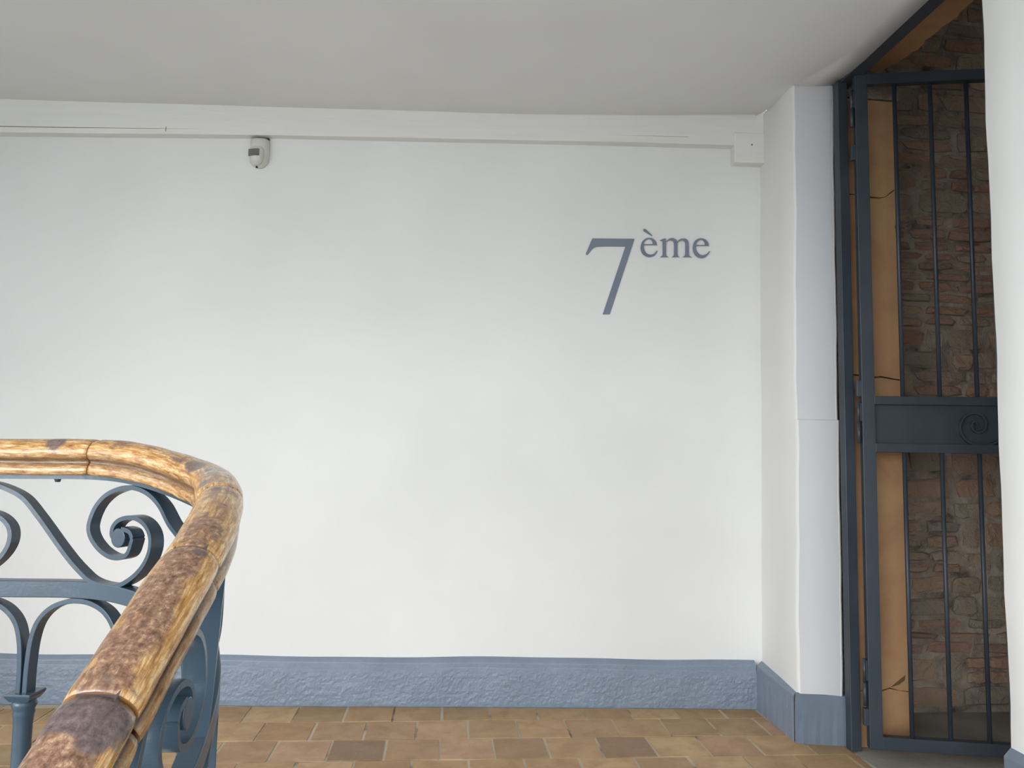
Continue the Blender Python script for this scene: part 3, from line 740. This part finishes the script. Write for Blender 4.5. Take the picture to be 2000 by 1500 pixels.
# iron core strip seen in the joints and the flat cap strip below the wood
def sweep_box(name, s0, s1, zoff0, zoff1, hw, zfun=None, step=.01, par=None, mat=None, bevel=0):
    bm = bmesh.new(); n = max(2, int((s1-s0)/step)); pr = None
    for i in range(n+1):
        s = s0+(s1-s0)*i/n; p, T, I = at_s(s); N_ = I.cross(T); N_ = N_ if N_.z > 0 else -N_
        zz = zfun(s) if zfun else p.z
        r = []
        for lat, dz in ((-hw, zoff0), (hw, zoff0), (hw, zoff1), (-hw, zoff1)):
            if zfun: q = Vector((p.x, p.y, zz+dz))+I*lat
            else: q = p+I*lat+N_*dz
            r.append(bm.verts.new(q))
        if pr:
            for k in range(4): bm.faces.new((pr[k], pr[(k+1) % 4], r[(k+1) % 4], r[k]))
        else: bm.faces.new(r)
        pr = r
    bm.faces.new(pr)
    return rpart(name, bm, mat or M['iron'], par, bevel=bevel)
sweep_box('cap_strip', -1.96, 1.5, -.0445, -.0355, .0165)
sweep_box('joint_core', -1.95, 1.49, -.034, .029, .019, mat=M['wear_end'])
def mid_z(s): return zr(s)-.256
mid = sweep_box('middle_rail', -1.96, 1.5, -.016, .016, .0145, mid_z, bevel=.002)
# scrolls
EYE_Z = -.149
arm_a = [(.004, .016), (.014, .015), (.026, .011), (.033, .000), (.033, -.0032), (.024, -.028), (.008, -.037), (-.008, -.039), (-.026, -.036), (-.048, -.024), (-.066, -.005), (-.0735, .016), (-.068, .041), (-.055, .064), (-.032, .083), (.004, .0945), (.039, .0935), (.073, .083), (.104, .066), (.136, .043), (.163, .018)]
arm_b = [(-.016, -.001), (-.0195, .008), (-.016, .021), (-.004, .032), (.016, .038), (.040, .0375), (.062, .0285), (.078, .013), (.0835, -.005), (.080, -.026), (.066, -.049), (.043, -.070), (.013, -.087), (-.012, -.0935), (-.042, -.0915), (-.066, -.084), (-.086, -.070), (-.110, -.0495), (-.137, -.021), (-.160, .006), (-.182, .032)]
def blend(s, se):
    d = abs(s-se); t = min(1, max(0, (d-.07)/.12)); t = t*t*(3-2*t); return zr(se)*(1-t)+zr(s)*t
def ribbon_s(bm, pts, width=.028, thick=.0085, taper_end=False):
    rows = []; n = len(pts)
    for i, (s, z) in enumerate(pts):
        a = pts[max(0, i-1)]; b = pts[min(n-1, i+1)]; dx, dz = b[0]-a[0], b[1]-a[1]; L = math.hypot(dx, dz) or 1; nx_, nz_ = -dz/L*thick/2, dx/L*thick/2
        r = []
        for sg, lat in ((1, width/2), (1, -width/2), (-1, -width/2), (-1, width/2)):
            r.append(bm.verts.new(on_plan(s+sg*nx_, z+sg*nz_, lat)))
        rows.append(r)
    for a, b in zip(rows, rows[1:]):
        for k in range(4): bm.faces.new((a[k], a[(k+1) % 4], b[(k+1) % 4], b[k]))
    bm.faces.new(rows[0][::-1]); bm.faces.new(rows[-1])
eyes = [-1.585, -1.27, -.955, -.63, -.305, .012, .372, .730, 1.06, 1.38]
for i, se in enumerate(eyes):
    z0 = EYE_Z
    A = [(se+x, blend(se+x, se)+z0+z) for x, z in arm_a]; B = [(se+x, blend(se+x, se)+z0+z) for x, z in arm_b]
    if i+1 < len(eyes):                        # arm a runs on into arm b of the next scroll
        sn = eyes[i+1]; nb = [(sn+x, blend(sn+x, sn)+z0+z) for x, z in arm_b]
        nb2 = list(reversed(nb)); A2 = A[:16]+[p for p in A[16:] if p[0] < nb2[0][0]-.028]
        pts = A2+nb2
    else: pts = A
    pts = [tuple(p) for p in spline([Vector((p[0], p[1])) for p in pts], 6)]
    pts = [p for p in pts if -1.95 < p[0] < 1.49]
    bm = bmesh.new(); ribbon_s(bm, pts); 
    sc_o = rpart('scroll', bm, M['iron'], bevel=.0012)
    bm = bmesh.new(); n = 20; ez = zr(se)+z0-.001
    fa = [bm.verts.new(on_plan(se+.0175*math.cos(2*PI*k/n)-.002, ez+.0185*math.sin(2*PI*k/n), .0142)) for k in range(n)]
    fb = [bm.verts.new(on_plan(se+.0175*math.cos(2*PI*k/n)-.002, ez+.0185*math.sin(2*PI*k/n), -.0142)) for k in range(n)]
    bm.faces.new(fa); bm.faces.new(fb[::-1])
    for k in range(n): bm.faces.new((fa[k], fb[k], fb[(k+1) % n], fa[(k+1) % n]))
    o = bobj('scroll_eye', bm, M['iron'], None, bevel=.0015); o.parent = sc_o
    bpy.context.view_layer.update()
# first scroll's own arm b
# balusters and arches
bals = [-1.857+.21*k for k in range(16)]
ARH = [(-.084, 0), (-.0835, .05), (-.080, .10), (-.0705, .137), (-.051, .163), (-.025, .177), (0, .181), (.025, .177), (.051, .163), (.0705, .137), (.080, .10), (.0835, .05), (.084, 0)]
def bal_base(s):
    p = at_s(s)[0]
    if p.y > EDGE_Y or p.x < -.5: return 0.0
    k = int((EDGE_Y-p.y)/.29); return -.17*(k+1)
# spacing .21 between balusters; collar top sits .452 below the rail axis
for i, s in enumerate(bals):
    if s > 1.35: break
    zc = zr(s)-.452; zb = bal_base(s)
    p, T, I = at_s(s); h = Vector((T.x, T.y, 0)).normalized()
    def fr_(x, y, z): q = p+h*x+I*y; return Vector((q.x, q.y, z))
    bm = bmesh.new(); n = 20; rows = []
    for r_, z_ in ((.0170, zc-.012), (.0215, zc-.017), (.0225, zc-.024), (.0195, zc-.031), (.0185, zc-.034), (.0195, zc-.038), (.0180, zc-.044), (.0168, zc-.060), (.0160, zc-.16), (.0160, zb+.10), (.0200, zb+.06), (.0225, zb+.03), (.0225, zb)):
        rows.append([bm.verts.new(fr_(r_*math.cos(2*PI*k/n), r_*math.sin(2*PI*k/n), z_)) for k in range(n)])
    for a, b in zip(rows, rows[1:]):
        for k in range(n): bm.faces.new((a[k], a[(k+1) % n], b[(k+1) % n], b[k]))
    bm.faces.new(rows[0]); bm.faces.new(rows[-1])
    bo = rpart('baluster', bm, M['iron'], smooth=True)
    bm = bmesh.new(); c = .0255
    hexa(bm, [fr_(x*.72, y*.72, zc-.015) for x, y in ((-c, -c), (c, -c), (c, c), (-c, c))]+[fr_(x, y, zc-.004) for x, y in ((-c, -c), (c, -c), (c, c), (-c, c))])
    hexa(bm, [fr_(x, y, zc-.004) for x, y in ((-c, -c), (c, -c), (c, c), (-c, c))]+[fr_(x, y, zc+.001) for x, y in ((-c, -c), (c, -c), (c, c), (-c, c))])
    o = bobj('square_cap', bm, M['iron'], None, bevel=.001); o.parent = bo
    if i+1 < len(bals) and bals[i+1] < 1.36:
        s2 = bals[i+1]; za, zb2 = zc, zr(s2)-.452; sm_ = (s+s2)/2; halfw = (s2-s)/2-.0065
        top = mid_z(sm_)-.021
        pts = []
        for x, z in ARH:
            t = (x/.084+1)/2; base = za*(1-t)+zb2*t; pts.append((sm_+x/.084*halfw, base+(z/.181)*(top-(za+zb2)/2)))
        pts = [tuple(p_) for p_ in spline([Vector(p_) for p_ in pts], 6)]
        bm = bmesh.new(); ribbon_s(bm, pts, .028, .0095); rpart('arch', bm, M['iron'], bevel=.0012)
# bottom pads
bm = bmesh.new(); p = on_plan(-.145, zr(-.145)-.047, -.004)
tube(bm, p+Vector((0, 0, -.004)), p+Vector((0, 0, .003)), .0045, .007, 14); rpart('screw_head', bm, M['iron'])
